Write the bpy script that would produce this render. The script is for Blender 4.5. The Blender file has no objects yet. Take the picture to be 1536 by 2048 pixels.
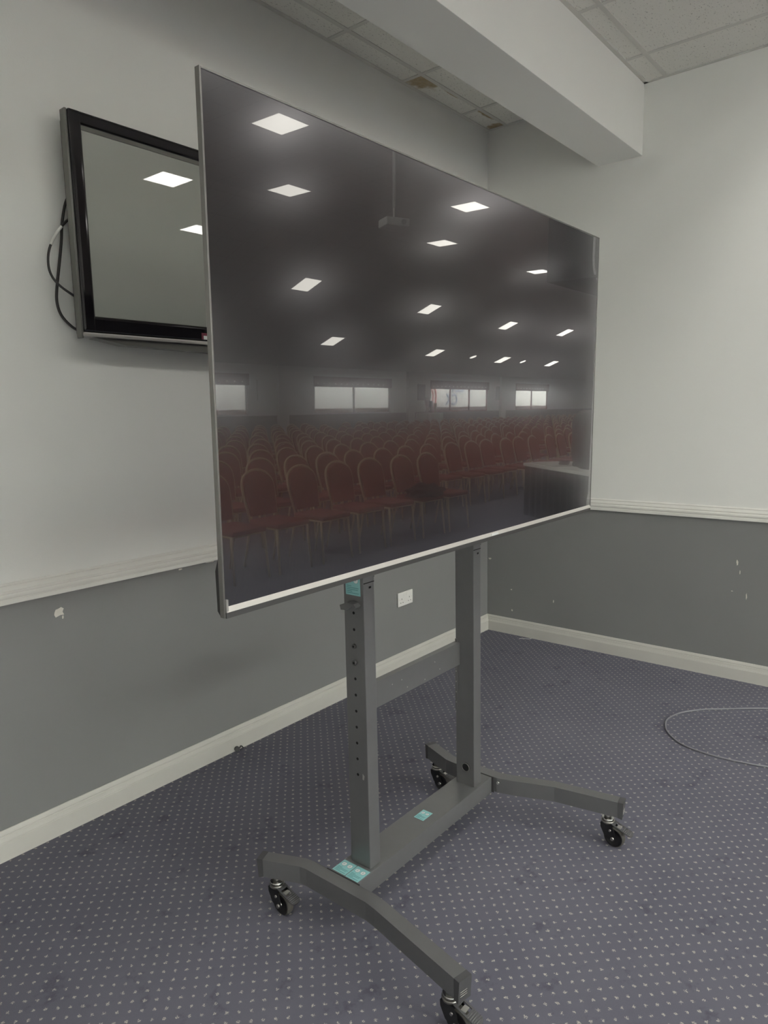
import bpy, bmesh, math, random
from mathutils import Vector, Matrix
random.seed(7)
SC = bpy.context.scene
COL = SC.collection

# ------------------------------------------------------------------ camera
CAM = Vector((-4.3072, -2.5792, 1.5803))
YAW, PITCH, ROLL, FPX = 0.8841, -0.1415, -0.0202, 1409.88
fw = Vector((math.sin(YAW)*math.cos(PITCH), math.cos(YAW)*math.cos(PITCH), math.sin(PITCH)))
rt = Vector((math.cos(YAW), -math.sin(YAW), 0)); up = rt.cross(fw)
rt2 = math.cos(ROLL)*rt + math.sin(ROLL)*up
up2 = -math.sin(ROLL)*rt + math.cos(ROLL)*up
cam = bpy.data.cameras.new('camera'); cam_o = bpy.data.objects.new('camera', cam); COL.objects.link(cam_o)
M = Matrix((rt2, up2, -fw)).transposed().to_4x4(); M.translation = CAM
cam_o.matrix_world = M
cam.sensor_fit = 'VERTICAL'; cam.sensor_height = 36.0; cam.lens = FPX*36.0/2048.0
cam.clip_start = 0.05; cam.clip_end = 400
SC.camera = cam_o

# ------------------------------------------------------------------ world, exposure
SKY = 17.0
PANEL = 8.0
LUM = 7.5
w = bpy.data.worlds.new('overcast_sky'); SC.world = w; w.use_nodes = True
bg = w.node_tree.nodes['Background']
bg.inputs[0].default_value = (1.0, 1.0, .965, 1); bg.inputs[1].default_value = SKY
vs = SC.view_settings
vs.view_transform = 'Standard'; vs.look = 'None'; vs.gamma = 1.0; vs.use_curve_mapping = False
vs.exposure = 0.0
# daylight portal over the added glazed front of the hall (samples the sky, emits nothing itself)
pl = bpy.data.lights.new('daylight_portal', 'AREA'); pl.shape = 'RECTANGLE'; pl.size = 8.3; pl.size_y = 2.65
pl.cycles.is_portal = True
po = bpy.data.objects.new('daylight_portal', pl); COL.objects.link(po)
po.location = (-3.3, -9.13, 1.62); po.rotation_euler = (math.pi/2, 0, math.pi)

# ------------------------------------------------------------------ helpers
def tag(o, label=None, cat=None, group=None, kind=None):
    if label: o['label'] = label
    if cat: o['category'] = cat
    if group: o['group'] = group
    if kind: o['kind'] = kind
    return o
def empty(name, loc, label=None, cat=None, group=None, mat=None):
    o = bpy.data.objects.new(name, None); COL.objects.link(o)
    o.empty_display_size = .05
    if mat is not None: o.matrix_world = mat
    else: o.location = loc
    return tag(o, label, cat, group)
def mesh_obj(name, bm, mat, parent=None, origin=None, smooth=False):
    """link bm as one mesh; with origin, vertices given in the parent's frame are kept and origin shifts local zero"""
    me = bpy.data.meshes.new(name)
    if origin is not None: bmesh.ops.translate(bm, verts=bm.verts, vec=-Vector(origin))
    bmesh.ops.recalc_face_normals(bm, faces=bm.faces)
    if smooth:
        for f in bm.faces: f.smooth = True
    bm.to_mesh(me); bm.free()
    for m in (mat if isinstance(mat, (list, tuple)) else [mat]): me.materials.append(m)
    o = bpy.data.objects.new(name, me); COL.objects.link(o)
    if origin is not None: o.location = origin
    if parent is not None: o.parent = parent
    return o
def share(name, me, parent=None, loc=(0,0,0), rot=None):
    o = bpy.data.objects.new(name, me); COL.objects.link(o); o.location = loc
    if rot is not None: o.rotation_euler = rot
    if parent is not None: o.parent = parent
    return o
def bbox(bm, x0, x1, y0, y1, z0, z1, bev=0.0, seg=2, mi=0):
    vs_ = [bm.verts.new((x, y, z)) for x in (x0, x1) for y in (y0, y1) for z in (z0, z1)]
    F = []
    for idx in ((0,1,3,2),(4,6,7,5),(0,4,5,1),(2,3,7,6),(0,2,6,4),(1,5,7,3)):
        f = bm.faces.new([vs_[i] for i in idx]); f.material_index = mi; F.append(f)
    if bev > 0:
        E_ = list({e for f in F for e in f.edges})
        bmesh.ops.bevel(bm, geom=E_, offset=bev, segments=seg, affect='EDGES', profile=.6)
    return bm
def box(name, x0, x1, y0, y1, z0, z1, mat, parent=None, bev=0.0, seg=2, off=(0,0,0)):
    bm = bmesh.new(); bbox(bm, x0-off[0], x1-off[0], y0-off[1], y1-off[1], z0-off[2], z1-off[2], bev, seg)
    c = ((x0+x1)/2-off[0], (y0+y1)/2-off[1], min(z0, z1)-off[2])
    return mesh_obj(name, bm, mat, parent, origin=c)
def cyl(bm, p0, p1, r0, r1=None, n=16, caps=True):
    p0, p1 = Vector(p0), Vector(p1); r1 = r0 if r1 is None else r1
    d = (p1-p0).normalized(); a = d.orthogonal().normalized(); b = d.cross(a)
    A, B = [], []
    for i in range(n):
        t = 2*math.pi*i/n; v = math.cos(t)*a + math.sin(t)*b
        A.append(bm.verts.new(p0+v*r0)); B.append(bm.verts.new(p1+v*r1))
    for i in range(n):
        f = bm.faces.new((A[i], A[(i+1)%n], B[(i+1)%n], B[i])); f.smooth = True
    if caps: bm.faces.new(A[::-1]); bm.faces.new(B)
    return bm
def smooth_path(pts, sub=6, closed=False):
    P = [Vector(p) for p in pts]; out = []
    n = len(P)
    for i in range(n-1):
        p0 = P[max(i-1,0)]; p1 = P[i]; p2 = P[i+1]; p3 = P[min(i+2,n-1)]
        for k in range(sub):
            t = k/sub
            out.append(.5*((2*p1)+(-p0+p2)*t+(2*p0-5*p1+4*p2-p3)*t*t+(-p0+3*p1-3*p2+p3)*t**3))
    out.append(P[-1]); return out
def tube(bm, pts, r, n=8, closed=False, mi=0):
    P = [Vector(p) for p in pts]; rings = []
    ref = None
    for i, p in enumerate(P):
        if closed: d = (P[(i+1)%len(P)]-P[i-1]).normalized()
        else: d = (P[min(i+1,len(P)-1)]-P[max(i-1,0)]).normalized()
        if ref is None: ref = d.orthogonal().normalized()
        ref = (ref-ref.dot(d)*d).normalized(); b = d.cross(ref)
        rr = r[i] if isinstance(r, (list, tuple)) else r
        rings.append([bm.verts.new(p+rr*(math.cos(2*math.pi*k/n)*ref+math.sin(2*math.pi*k/n)*b)) for k in range(n)])
    m = len(rings)
    for i in range(m if closed else m-1):
        A, B = rings[i], rings[(i+1)%m]
        for k in range(n):
            f = bm.faces.new((A[k], A[(k+1)%n], B[(k+1)%n], B[k])); f.smooth = True; f.material_index = mi
    if not closed:
        f = bm.faces.new(rings[0][::-1]); f.material_index = mi
        f = bm.faces.new(rings[-1]); f.material_index = mi
    return bm
def prism(bm, poly, axis, a0, a1, mi=0):
    """extrude a closed 2-D polygon along an axis ('x': poly=(y,z), 'y': poly=(x,z), 'z': poly=(x,y))"""
    def mk(u, v, t): return {'x': (t, u, v), 'y': (u, t, v), 'z': (u, v, t)}[axis]
    A = [bm.verts.new(mk(u, v, a0)) for u, v in poly]; B = [bm.verts.new(mk(u, v, a1)) for u, v in poly]
    n = len(poly); F = []
    for i in range(n): F.append(bm.faces.new((A[i], A[(i+1)%n], B[(i+1)%n], B[i])))
    F.append(bm.faces.new(A[::-1])); F.append(bm.faces.new(B))
    for f in F: f.material_index = mi
    return F
def ribbon(bm, path, width, z0, z1):
    """a bar of rectangular section following a plan path with mitred bends"""
    P = [Vector((x, y)) for x, y in path]; n = len(P); L, R_ = [], []
    for i in range(n):
        d0 = (P[i]-P[i-1]).normalized() if i else (P[1]-P[0]).normalized()
        d1 = (P[i+1]-P[i]).normalized() if i < n-1 else d0
        d = (d0+d1).normalized(); nn = Vector((-d.y, d.x)); s = width/2/max(.3, nn.dot(Vector((-d1.y, d1.x))))
        L.append(P[i]+nn*s); R_.append(P[i]-nn*s)
    rings = [[bm.verts.new((a.x, a.y, z0)), bm.verts.new((b.x, b.y, z0)), bm.verts.new((b.x, b.y, z1)), bm.verts.new((a.x, a.y, z1))] for a, b in zip(L, R_)]
    for i in range(n-1):
        for k in range(4): bm.faces.new((rings[i][k], rings[i][(k+1)%4], rings[i+1][(k+1)%4], rings[i+1][k]))
    bm.faces.new(rings[0][::-1]); bm.faces.new(rings[-1])
    return bm
def bevel_sharp(bm, off=.002, seg=2, ang=.5):
    E_ = [e for e in bm.edges if len(e.link_faces) == 2 and e.calc_face_angle() > ang]
    bmesh.ops.bevel(bm, geom=E_, offset=off, segments=seg, affect='EDGES', profile=.6)

# ------------------------------------------------------------------ materials
def nt(name):
    m = bpy.data.materials.new(name); m.use_nodes = True; t = m.node_tree; b = t.nodes['Principled BSDF']
    return m, t, b
def L(t, a, b): t.links.new(a, b)
def node(t, k, **kw):
    n = t.nodes.new(k)
    for a, v in kw.items(): setattr(n, a, v)
    return n
def math_(t, op, a, b=None, c=None):
    n = node(t, 'ShaderNodeMath', operation=op)
    for i, v in enumerate((a, b, c)):
        if v is None: continue
        if isinstance(v, (int, float)): n.inputs[i].default_value = v
        else: L(t, v, n.inputs[i])
    return n.outputs[0]
def mixc(t, fac, a, b):
    n = node(t, 'ShaderNodeMix', data_type='RGBA')
    if isinstance(fac, (int, float)): n.inputs[0].default_value = fac
    else: L(t, fac, n.inputs[0])
    for i, v in ((6, a), (7, b)):
        if isinstance(v, tuple): n.inputs[i].default_value = (*v[:3], 1)
        else: L(t, v, n.inputs[i])
    return n.outputs[2]
def ramp(t, v, lo, hi):
    n = node(t, 'ShaderNodeMapRange', interpolation_type='SMOOTHSTEP'); L(t, v, n.inputs[0])
    n.inputs[1].default_value = lo; n.inputs[2].default_value = hi
    return n.outputs[0]
def noise(t, vec, scale, detail=3, rough=.5):
    n = node(t, 'ShaderNodeTexNoise'); n.inputs['Scale'].default_value = scale; n.inputs['Detail'].default_value = detail
    n.inputs['Roughness'].default_value = rough
    L(t, vec, n.inputs['Vector']); return n.outputs['Fac']
def plain(name, col, rough=.5, metal=0.0, var=.06, vscale=6.0, bump=0.0, bscale=200, spec=.5):
    m, t, b = nt(name)
    pos = node(t, 'ShaderNodeNewGeometry').outputs['Position']
    n = noise(t, pos, vscale)
    d = tuple(c*(1-var) for c in col); u = tuple(min(1, c*(1+var)) for c in col)
    L(t, mixc(t, n, d, u), b.inputs['Base Color'])
    b.inputs['Roughness'].default_value = rough; b.inputs['Metallic'].default_value = metal
    b.inputs['Specular IOR Level'].default_value = spec
    if bump:
        bn = node(t, 'ShaderNodeBump'); bn.inputs['Strength'].default_value = bump; bn.inputs['Distance'].default_value = .002
        L(t, noise(t, pos, bscale, 2), bn.inputs['Height']); L(t, bn.outputs[0], b.inputs['Normal'])
    return m
def emit(name, col, s):
    m = bpy.data.materials.new(name); m.use_nodes = True; t = m.node_tree; t.nodes.clear()
    e = node(t, 'ShaderNodeEmission'); e.inputs[0].default_value = (*col, 1); e.inputs[1].default_value = s
    o = node(t, 'ShaderNodeOutputMaterial'); L(t, e.outputs[0], o.inputs[0]); return m

MAT = {}
MAT['wall_white'] = plain('wall_white_paint', (.84, .84, .80), .55, var=.025, vscale=1.3, bump=.12, bscale=160, spec=.3)
MAT['wall_grey'] = plain('wall_grey_paint', (.240, .240, .238), .38, var=.08, vscale=1.6, bump=.10, bscale=120, spec=.5)
MAT['gloss_white'] = plain('white_gloss_woodwork', (.80, .79, .74), .32, var=.04, vscale=9)
MAT['skirting'] = plain('cream_white_skirting', (.59, .575, .53), .35, var=.04, vscale=9)
MAT['chip'] = plain('bare_plaster', (.72, .68, .62), .8, var=.08, vscale=60)
MAT['tbar'] = plain('ceiling_grid_steel', (.66, .65, .60), .5, var=.05, vscale=4)
MAT['steel'] = plain('grey_powder_coat', (.19, .19, .193), .33, .45, var=.05, vscale=25, bump=.05, bscale=900)
MAT['steel_dark'] = plain('dark_powder_coat', (.055, .055, .057), .45, .2, var=.06, vscale=25, bump=.05, bscale=900)
MAT['cap'] = plain('grey_plastic_cap', (.075, .075, .078), .5, var=.05, vscale=30)
MAT['black_plastic'] = plain('black_plastic', (.012, .012, .013), .4, var=.1, vscale=40)
MAT['rubber'] = plain('dusty_grey_rubber', (.10, .095, .085), .7, var=.25, vscale=60)
MAT['zinc'] = plain('zinc_plated_steel', (.36, .35, .33), .28, .95, var=.1, vscale=60)
MAT['chrome'] = plain('bright_chrome', (.7, .7, .68), .18, 1.0, var=.03)
MAT['hole'] = plain('punched_hole_black', (.004, .004, .004), .9, var=0)
MAT['teal'] = plain('teal_sticker', (.27, .55, .55), .45, var=.04, vscale=40)
MAT['sticker_white'] = plain('sticker_white_disc', (.75, .76, .74), .5, var=.03)
MAT['sticker_line'] = plain('sticker_print', (.10, .28, .30), .5, var=.05)
MAT['tv_frame'] = plain('brushed_gunmetal', (.22, .215, .205), .35, .75, var=.05, vscale=50)
MAT['tv_strip'] = plain('brushed_champagne_metal', (.70, .68, .635), .36, .6, var=.04, vscale=70)
MAT['tv_chin'] = plain('dark_metal_chin', (.13, .13, .128), .35, .6, var=.05, vscale=50)
MAT['tv_back'] = plain('matte_black_back', (.02, .02, .021), .55, var=.1, vscale=20)
MAT['piano'] = plain('piano_black', (.010, .009, .011), .07, var=.05, spec=.6)
MAT['silver'] = plain('silver_trim', (.50, .49, .46), .3, .6, var=.04)
MAT['grey_trim'] = plain('grey_side_trim', (.16, .16, .145), .3, .3, var=.05)
MAT['socket'] = plain('white_socket_plastic', (.80, .79, .75), .35, var=.02)
MAT['cable_black'] = plain('black_cable', (.02, .018, .018), .45, var=.1, vscale=50)
MAT['cable_grey'] = plain('grey_cable', (.23, .23, .25), .42, var=.1, vscale=30)
MAT['heat_shrink'] = plain('pale_cable_label', (.66, .66, .62), .4, var=.05)
MAT['red_fabric'] = plain('red_upholstery', (.29, .078, .064), .85, var=.15, vscale=30)
MAT['gold'] = plain('gold_painted_steel', (.72, .60, .40), .32, .4, var=.05)
MAT['burgundy'] = plain('burgundy_fascia', (.20, .035, .06), .6, var=.1)
MAT['brick_red'] = plain('red_brickwork', (.42, .20, .17), .8, var=.15, vscale=3)
MAT['table_white'] = plain('white_tablecloth', (.78, .77, .73), .7, var=.04)
MAT['black_cloth'] = plain('black_cloth', (.014, .014, .015), .9, var=.2, vscale=12)
MAT['paper'] = plain('white_paper', (.82, .81, .78), .6, var=.03)
MAT['proj'] = plain('pale_grey_projector', (.60, .60, .57), .45, var=.03)
MAT['ext_white'] = plain('exterior_white_render', (.74, .74, .73), .8, var=.05, vscale=.6)
MAT['ext_ground'] = plain('exterior_paving', (.30, .29, .28), .9, var=.1)
MAT['frame_white'] = plain('white_window_frame', (.75, .75, .73), .4, var=.03)
MAT['frame_red'] = plain('red_window_frame', (.42, .10, .12), .45, var=.05)
MAT['sign_blue'] = plain('blue_sign_paint', (.10, .20, .38), .6, var=.05)
MAT['sign_red'] = plain('red_sign_paint', (.55, .14, .14), .6, var=.05)
MAT['dark_picture'] = plain('dark_picture_print', (.16, .17, .18), .5, var=.2, vscale=9)
MAT['fairy'] = emit('warm_fairy_bulb', (1, .95, .85), 4.0)
MAT['panel'] = emit('lit_panel_diffuser', (1.0, .965, .90), PANEL)
MAT['added_lum_panel'] = emit('added_luminaire_diffuser', (1.0, .99, .94), LUM)  # glow of the added luminaires
MAT['down'] = emit('lit_downlight', (1.0, .97, .92), PANEL)

def make_screen():
    # anti-glare panel: a weak sharp reflection plus a wider soft lobe over near-black, both growing towards grazing view
    m = bpy.data.materials.new('anti_glare_screen'); m.use_nodes = True; t = m.node_tree; t.nodes.clear()
    o = node(t, 'ShaderNodeOutputMaterial')
    pos = node(t, 'ShaderNodeNewGeometry').outputs['Position']
    fr = node(t, 'ShaderNodeFresnel'); fr.inputs[0].default_value = 1.5
    k = math_(t, 'MULTIPLY', fr.outputs[0], 1/.06)
    def lobe(col, rough, base=None):
        g = node(t, 'ShaderNodeBsdfGlossy'); g.inputs['Roughness'].default_value = rough
        v = node(t, 'ShaderNodeVectorMath', operation='SCALE')
        if base is None: v.inputs[0].default_value = col
        else: L(t, base, v.inputs[0])
        L(t, k, v.inputs[3]); L(t, v.outputs[0], g.inputs[0]); return g
    d = node(t, 'ShaderNodeBsdfDiffuse'); d.inputs[0].default_value = (.006, .006, .0065, 1)
    g1 = lobe((.080, .080, .077), .008)
    g2 = lobe(None, .165, mixc(t, noise(t, pos, 5.0, 4), (.17, .17, .18), (.205, .202, .21)))
    a = node(t, 'ShaderNodeAddShader'); b = node(t, 'ShaderNodeAddShader')
    L(t, d.outputs[0], a.inputs[0]); L(t, g1.outputs[0], a.inputs[1]); L(t, a.outputs[0], b.inputs[0]); L(t, g2.outputs[0], b.inputs[1])
    L(t, b.outputs[0], o.inputs[0]); return m
MAT['screen'] = make_screen()
def make_plasma():
    m = bpy.data.materials.new('grey_plasma_glass'); m.use_nodes = True; t = m.node_tree; t.nodes.clear()
    o = node(t, 'ShaderNodeOutputMaterial')
    pos = node(t, 'ShaderNodeNewGeometry').outputs['Position']
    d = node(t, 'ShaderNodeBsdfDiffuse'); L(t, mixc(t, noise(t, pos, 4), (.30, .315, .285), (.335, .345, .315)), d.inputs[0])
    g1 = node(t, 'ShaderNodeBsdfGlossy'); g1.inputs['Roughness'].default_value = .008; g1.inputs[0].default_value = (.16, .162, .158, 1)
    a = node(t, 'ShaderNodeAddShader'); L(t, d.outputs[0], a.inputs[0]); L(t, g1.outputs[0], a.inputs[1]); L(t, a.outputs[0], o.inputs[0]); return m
MAT['plasma'] = make_plasma()
def make_glass():
    m = bpy.data.materials.new('clear_window_glass'); m.use_nodes = True; t = m.node_tree; t.nodes.clear()
    o = node(t, 'ShaderNodeOutputMaterial'); tr = node(t, 'ShaderNodeBsdfTransparent'); tr.inputs[0].default_value = (.93, .95, .94, 1)
    g = node(t, 'ShaderNodeBsdfGlossy'); g.inputs['Roughness'].default_value = .02
    mx = node(t, 'ShaderNodeMixShader'); mx.inputs[0].default_value = .06
    L(t, tr.outputs[0], mx.inputs[1]); L(t, g.outputs[0], mx.inputs[2]); L(t, mx.outputs[0], o.inputs[0]); return m
MAT['glass'] = make_glass()

def make_carpet():
    m, t, b = nt('blue_grey_flecked_carpet')
    pos = node(t, 'ShaderNodeNewGeometry').outputs['Position']
    # woven wobble so that flecks are ragged tufts, not perfect dots
    wn = node(t, 'ShaderNodeTexNoise'); wn.inputs['Scale'].default_value = 230; wn.inputs['Detail'].default_value = 2; L(t, pos, wn.inputs['Vector'])
    sub = node(t, 'ShaderNodeVectorMath', operation='SUBTRACT'); L(t, wn.outputs['Color'], sub.inputs[0]); sub.inputs[1].default_value = (.5, .5, .5)
    sc = node(t, 'ShaderNodeVectorMath', operation='SCALE'); L(t, sub.outputs[0], sc.inputs[0]); sc.inputs[3].default_value = .0155
    ad = node(t, 'ShaderNodeVectorMath', operation='ADD'); L(t, pos, ad.inputs[0]); L(t, sc.outputs[0], ad.inputs[1])
    sp = node(t, 'ShaderNodeSeparateXYZ'); L(t, ad.outputs[0], sp.inputs[0])
    u = math_(t, 'MULTIPLY', math_(t, 'ADD', sp.outputs[0], 2.6803), 1/.0455); v = math_(t, 'MULTIPLY', math_(t, 'ADD', sp.outputs[1], 1.2417), 1/.0468)
    def lat(off):
        du = math_(t, 'SUBTRACT', math_(t, 'FRACT', math_(t, 'ADD', u, .5+off)), .5)
        dv = math_(t, 'SUBTRACT', math_(t, 'FRACT', math_(t, 'ADD', v, .5+off)), .5)
        return math_(t, 'SQRT', math_(t, 'ADD', math_(t, 'MULTIPLY', du, du), math_(t, 'MULTIPLY', dv, dv)))
    dmin = math_(t, 'MINIMUM', lat(0), lat(.5))
    fleck = ramp(t, dmin, .118, .068)
    tuft = ramp(t, noise(t, pos, 380, 2), .42, .54)
    fleck = math_(t, 'MULTIPLY', fleck, math_(t, 'ADD', math_(t, 'MULTIPLY', tuft, .85), .15))
    base = mixc(t, noise(t, pos, 2.2, 5, .6), (.128, .127, .165), (.20, .197, .235))
    stain = ramp(t, noise(t, pos, 7.5, 5, .68), .56, .70)
    base = mixc(t, math_(t, 'MULTIPLY', stain, .62), base, (.085, .085, .118))
    pile = noise(t, pos, 700, 2)
    base = mixc(t, math_(t, 'MULTIPLY', pile, .35), base, (.095, .095, .115))
    L(t, mixc(t, fleck, base, (.56, .53, .46)), b.inputs['Base Color'])
    b.inputs['Roughness'].default_value = .95; b.inputs['Specular IOR Level'].default_value = .15
    bn = node(t, 'ShaderNodeBump'); bn.inputs['Strength'].default_value = .5; bn.inputs['Distance'].default_value = .003
    L(t, pile, bn.inputs['Height']); L(t, bn.outputs[0], b.inputs['Normal'])
    return m
MAT['carpet'] = make_carpet()

def make_tile(name, stains=()):
    m, t, b = nt(name)
    pos = node(t, 'ShaderNodeNewGeometry').outputs['Position']
    mp = node(t, 'ShaderNodeMapping'); mp.inputs['Scale'].default_value = (1.0, 2.2, 1.0); mp.inputs['Rotation'].default_value = (0, 0, .5); L(t, pos, mp.inputs[0])
    n1 = noise(t, mp.outputs[0], 62, 3, .6)
    pit = ramp(t, n1, .60, .68)
    n2 = noise(t, pos, 230, 2)
    base = mixc(t, noise(t, pos, 3), (.80, .79, .73), (.85, .84, .78))
    for (cx, cy, ax, ay, rad, soft) in stains:
        sp = node(t, 'ShaderNodeSeparateXYZ'); L(t, pos, sp.inputs[0])
        dx = math_(t, 'MULTIPLY', math_(t, 'SUBTRACT', sp.outputs[0], cx), ax); dy = math_(t, 'MULTIPLY', math_(t, 'SUBTRACT', sp.outputs[1], cy), ay)
        d = math_(t, 'SQRT', math_(t, 'ADD', math_(t, 'MULTIPLY', dx, dx), math_(t, 'MULTIPLY', dy, dy)))
        d = math_(t, 'ADD', d, math_(t, 'MULTIPLY', math_(t, 'SUBTRACT', noise(t, pos, 26, 4), .5), rad*.9))
        k = ramp(t, d, rad, rad-soft)
        base = mixc(t, k, base, mixc(t, noise(t, pos, 40, 3), (.33, .235, .11), (.60, .52, .38)))
    L(t, mixc(t, math_(t, 'MULTIPLY', pit, .6), base, (.34, .33, .29)), b.inputs['Base Color'])
    b.inputs['Roughness'].default_value = .95; b.inputs['Specular IOR Level'].default_value = .1
    bn = node(t, 'ShaderNodeBump'); bn.inputs['Strength'].default_value = .45; bn.inputs['Distance'].default_value = .003
    L(t, math_(t, 'SUBTRACT', math_(t, 'MULTIPLY', n2, .4), pit), bn.inputs['Height']); L(t, bn.outputs[0], b.inputs['Normal'])
    return m
MAT['tile'] = make_tile('fissured_ceiling_tile')
MAT['tile_stain_a'] = make_tile('water_stained_ceiling_tile_edge', [(-.90, -.12, .75, 1.0, .135, .06), (-.62, -.135, .5, 3.0, .05, .03)])
MAT['tile_stain_b'] = make_tile('water_stained_ceiling_tile_corner', [(-.24, -.135, .42, 2.2, .060, .03), (-.03, -.10, 1.3, .8, .085, .04)])
def make_hall_ceiling():
    m, t, b = nt('hall_tile_ceiling')
    pos = node(t, 'ShaderNodeNewGeometry').outputs['Position']
    sp = node(t, 'ShaderNodeSeparateXYZ'); L(t, pos, sp.inputs[0])
    def ln(a, p):
        f = math_(t, 'FRACT', math_(t, 'MULTIPLY', a, 1/p)); return math_(t, 'LESS_THAN', f, .035)
    g = math_(t, 'MAXIMUM', ln(sp.outputs[0], .6), ln(sp.outputs[1], .6))
    L(t, mixc(t, math_(t, 'MULTIPLY', g, .4), (.80, .79, .74), (.45, .44, .40)), b.inputs['Base Color'])
    b.inputs['Roughness'].default_value = .95; return m
MAT['hall_ceiling'] = make_hall_ceiling()

# ------------------------------------------------------------------ room shell
HC = 3.397           # suspended ceiling of the alcove
YE = -2.05           # mouth of the alcove towards the hall
XL, XR, YF = -7.5, 38.0, -18.0
GX1, GY = .9, -9.0
HH, YB, HF = 5.5, -11.2, 2.70    # hall: flat height, break line, height at the window wall
def struct(o): o['kind'] = 'structure'; return o
struct(box('floor', XL-.1, XR+.1, YF-.1, .1, -.1, 0, MAT['carpet']))

def split_wall(name, axis, a0, a1, face, thick, h, dado=.97):
    bm = bmesh.new()
    lo, hi = sorted((face, face+thick))
    for z0, z1, mi in ((0, dado, 1), (dado, h, 0)):
        if axis == 'x': bbox(bm, a0, a1, lo, hi, z0, z1, mi=mi)
        else: bbox(bm, lo, hi, a0, a1, z0, z1, mi=mi)
    return struct(mesh_obj(name, bm, [MAT['wall_white'], MAT['wall_grey']]))
wall_back = split_wall('wall_back', 'x', XL, .1, 0, .1, HC+.1)
wall_right = split_wall('wall_right', 'y', YE, 0, 0, .1, HC+.1)
wall_hall = split_wall('wall_hall', 'x', .1, XR, YE, .1, HH)
wall_end = split_wall('wall_end', 'y', YF, YE, XR, .1, HH)
struct(box('wall_bulkhead', XL, .1, YE, YE+.1, HC, HH+.1, MAT['wall_white']))

# paint chips on the grey dado: bare plaster spots, each an irregular flake
def chip(parent, plane, c, r, seed, stretch=(1, 1)):
    rnd = random.Random(seed); bm = bmesh.new(); V = []
    for i in range(11):
        t = 2*math.pi*i/11; k = r*rnd.uniform(.55, 1.15)
        a, b_ = k*math.cos(t)*stretch[0], k*math.sin(t)*stretch[1]
        V.append((a, b_))
    if plane == 'y': prism(bm, [(c[0]+a, c[2]+b_) for a, b_ in V], 'y', -.0008, .002)
    else: prism(bm, [(c[1]+a, c[2]+b_) for a, b_ in V], 'x', -.0008, .002)
    mesh_obj('paint_chip', bm, MAT['chip'], parent)
chip(wall_back, 'y', (-3.0975, 0, .858), .021, 1)
chip(wall_back, 'y', (-3.085, 0, .838), .008, 12, (.5, 1))
chip(wall_back, 'y', (-2.56, 0, .922), .014, 13, (1, .25))
chip(wall_back, 'y', (-2.40, 0, .928), .03, 14, (1, .14))
for (y, z, r, s, st) in ((-.022, .523, .011, 2, (1, .7)), (-.196, .320, .008, 3, (1, .6)), (-.201, .172, .008, 4, (.8, 1.1)), (-.517, .284, .008, 5, (.5, 1.2)),
                         (-1.641, .69, .022, 6, (.25, .9)), (-1.657, .634, .016, 7, (.22, 1)), (-1.697, .5, .022, 8, (.16, 1)), (-1.62, .52, .006, 9, (1, .5))):
    chip(wall_right, 'x', (0, y, z), r, s, st)

# skirting and dado rail with moulded profiles (depth from the wall, height)
SKIRT = [(0, 0), (.018, 0), (.018, .068), (.0165, .070), (.0165, .073), (.015, .075), (.013, .083), (.012, .090), (.009, .093), (.0105, .096), (.009, .102), (.006, .108), (.004, .1116), (0, .1116)]
DADO = [(0, .9328), (.018, .9328), (.019, .936), (.019, .948), (.0155, .950), (.0155, .953), (.0195, .956), (.021, .963), (.0195, .970), (.014, .972), (.014, .977), (.016, .980), (.012, .988), (.008, .996), (.0095, 1.0), (.005, 1.0065), (0, 1.0065)]
def moulding(name, prof, wall, mat=None):
    bm = bmesh.new()
    if wall == 'back':
        A = [bm.verts.new((XL, -d, z)) for d, z in prof]; B = [bm.verts.new((-d, -d, z)) for d, z in prof]
    else:
        A = [bm.verts.new((-d, -d, z)) for d, z in prof]; B = [bm.verts.new((-d, YE, z)) for d, z in prof]
    n = len(prof)
    for i in range(n): bm.faces.new((A[i], A[(i+1)%n], B[(i+1)%n], B[i]))
    bm.faces.new(A[::-1]); bm.faces.new(B)
    return struct(mesh_obj(name, bm, mat or MAT['gloss_white']))
moulding('baseboard_back', SKIRT, 'back', MAT['skirting']); moulding('baseboard_right', SKIRT, 'right', MAT['skirting'])
moulding('trim_1', DADO, 'back'); moulding('trim_2', DADO, 'right')

# alcove ceiling: lay-in tiles on an exposed grid
bm = bmesh.new(); bbox(bm, XL, .1, YE, .1, HC+.05, HC+.10)
ceil = struct(mesh_obj('ceiling', bm, MAT['tile']))
BX = [-.3405-.6*k for k in range(12)]
BY = [-.1459, -.7459, -1.1537, -1.7537]
xs = [0.0]+BX+[XL]; xs = [x for x in xs if x >= XL]; ys = [0.0]+BY+[YE]
tile_cache = {}
for i in range(len(xs)-1):
    for j in range(len(ys)-1):
        x1, x0 = xs[i]-.012*(i > 0), xs[i+1]+.012
        y1, y0 = ys[j]-.012*(j > 0), ys[j+1]+.012
        key = 'tile_stain_b' if (i, j) == (0, 0) else 'tile_stain_a' if (i, j) == (1, 0) else 'tile'
        k = (round(x1-x0, 3), round(y1-y0, 3), key)
        c = ((x0+x1)/2, (y0+y1)/2, HC+.003)
        if k not in tile_cache:
            bm = bmesh.new(); hx, hy = (x1-x0)/2, (y1-y0)/2
            bbox(bm, -hx, hx, -hy, hy, 0, .014)
            o = mesh_obj('ceiling_tile', bm, MAT[key], ceil); o.location = c; tile_cache[k] = o.data
        else: share('ceiling_tile', tile_cache[k], ceil, c)
for x in BX[:11]: box('grid_bar', x-.012, x+.012, YE, 0, HC, HC+.006, MAT['tbar'], ceil)
for y in BY: box('grid_bar', XL, 0, y-.012, y+.012, HC-.0004, HC+.005, MAT['tbar'], ceil)
box('wall_angle', XL, 0, -.022, 0, HC-.001, HC+.006, MAT['tbar'], ceil)
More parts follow.
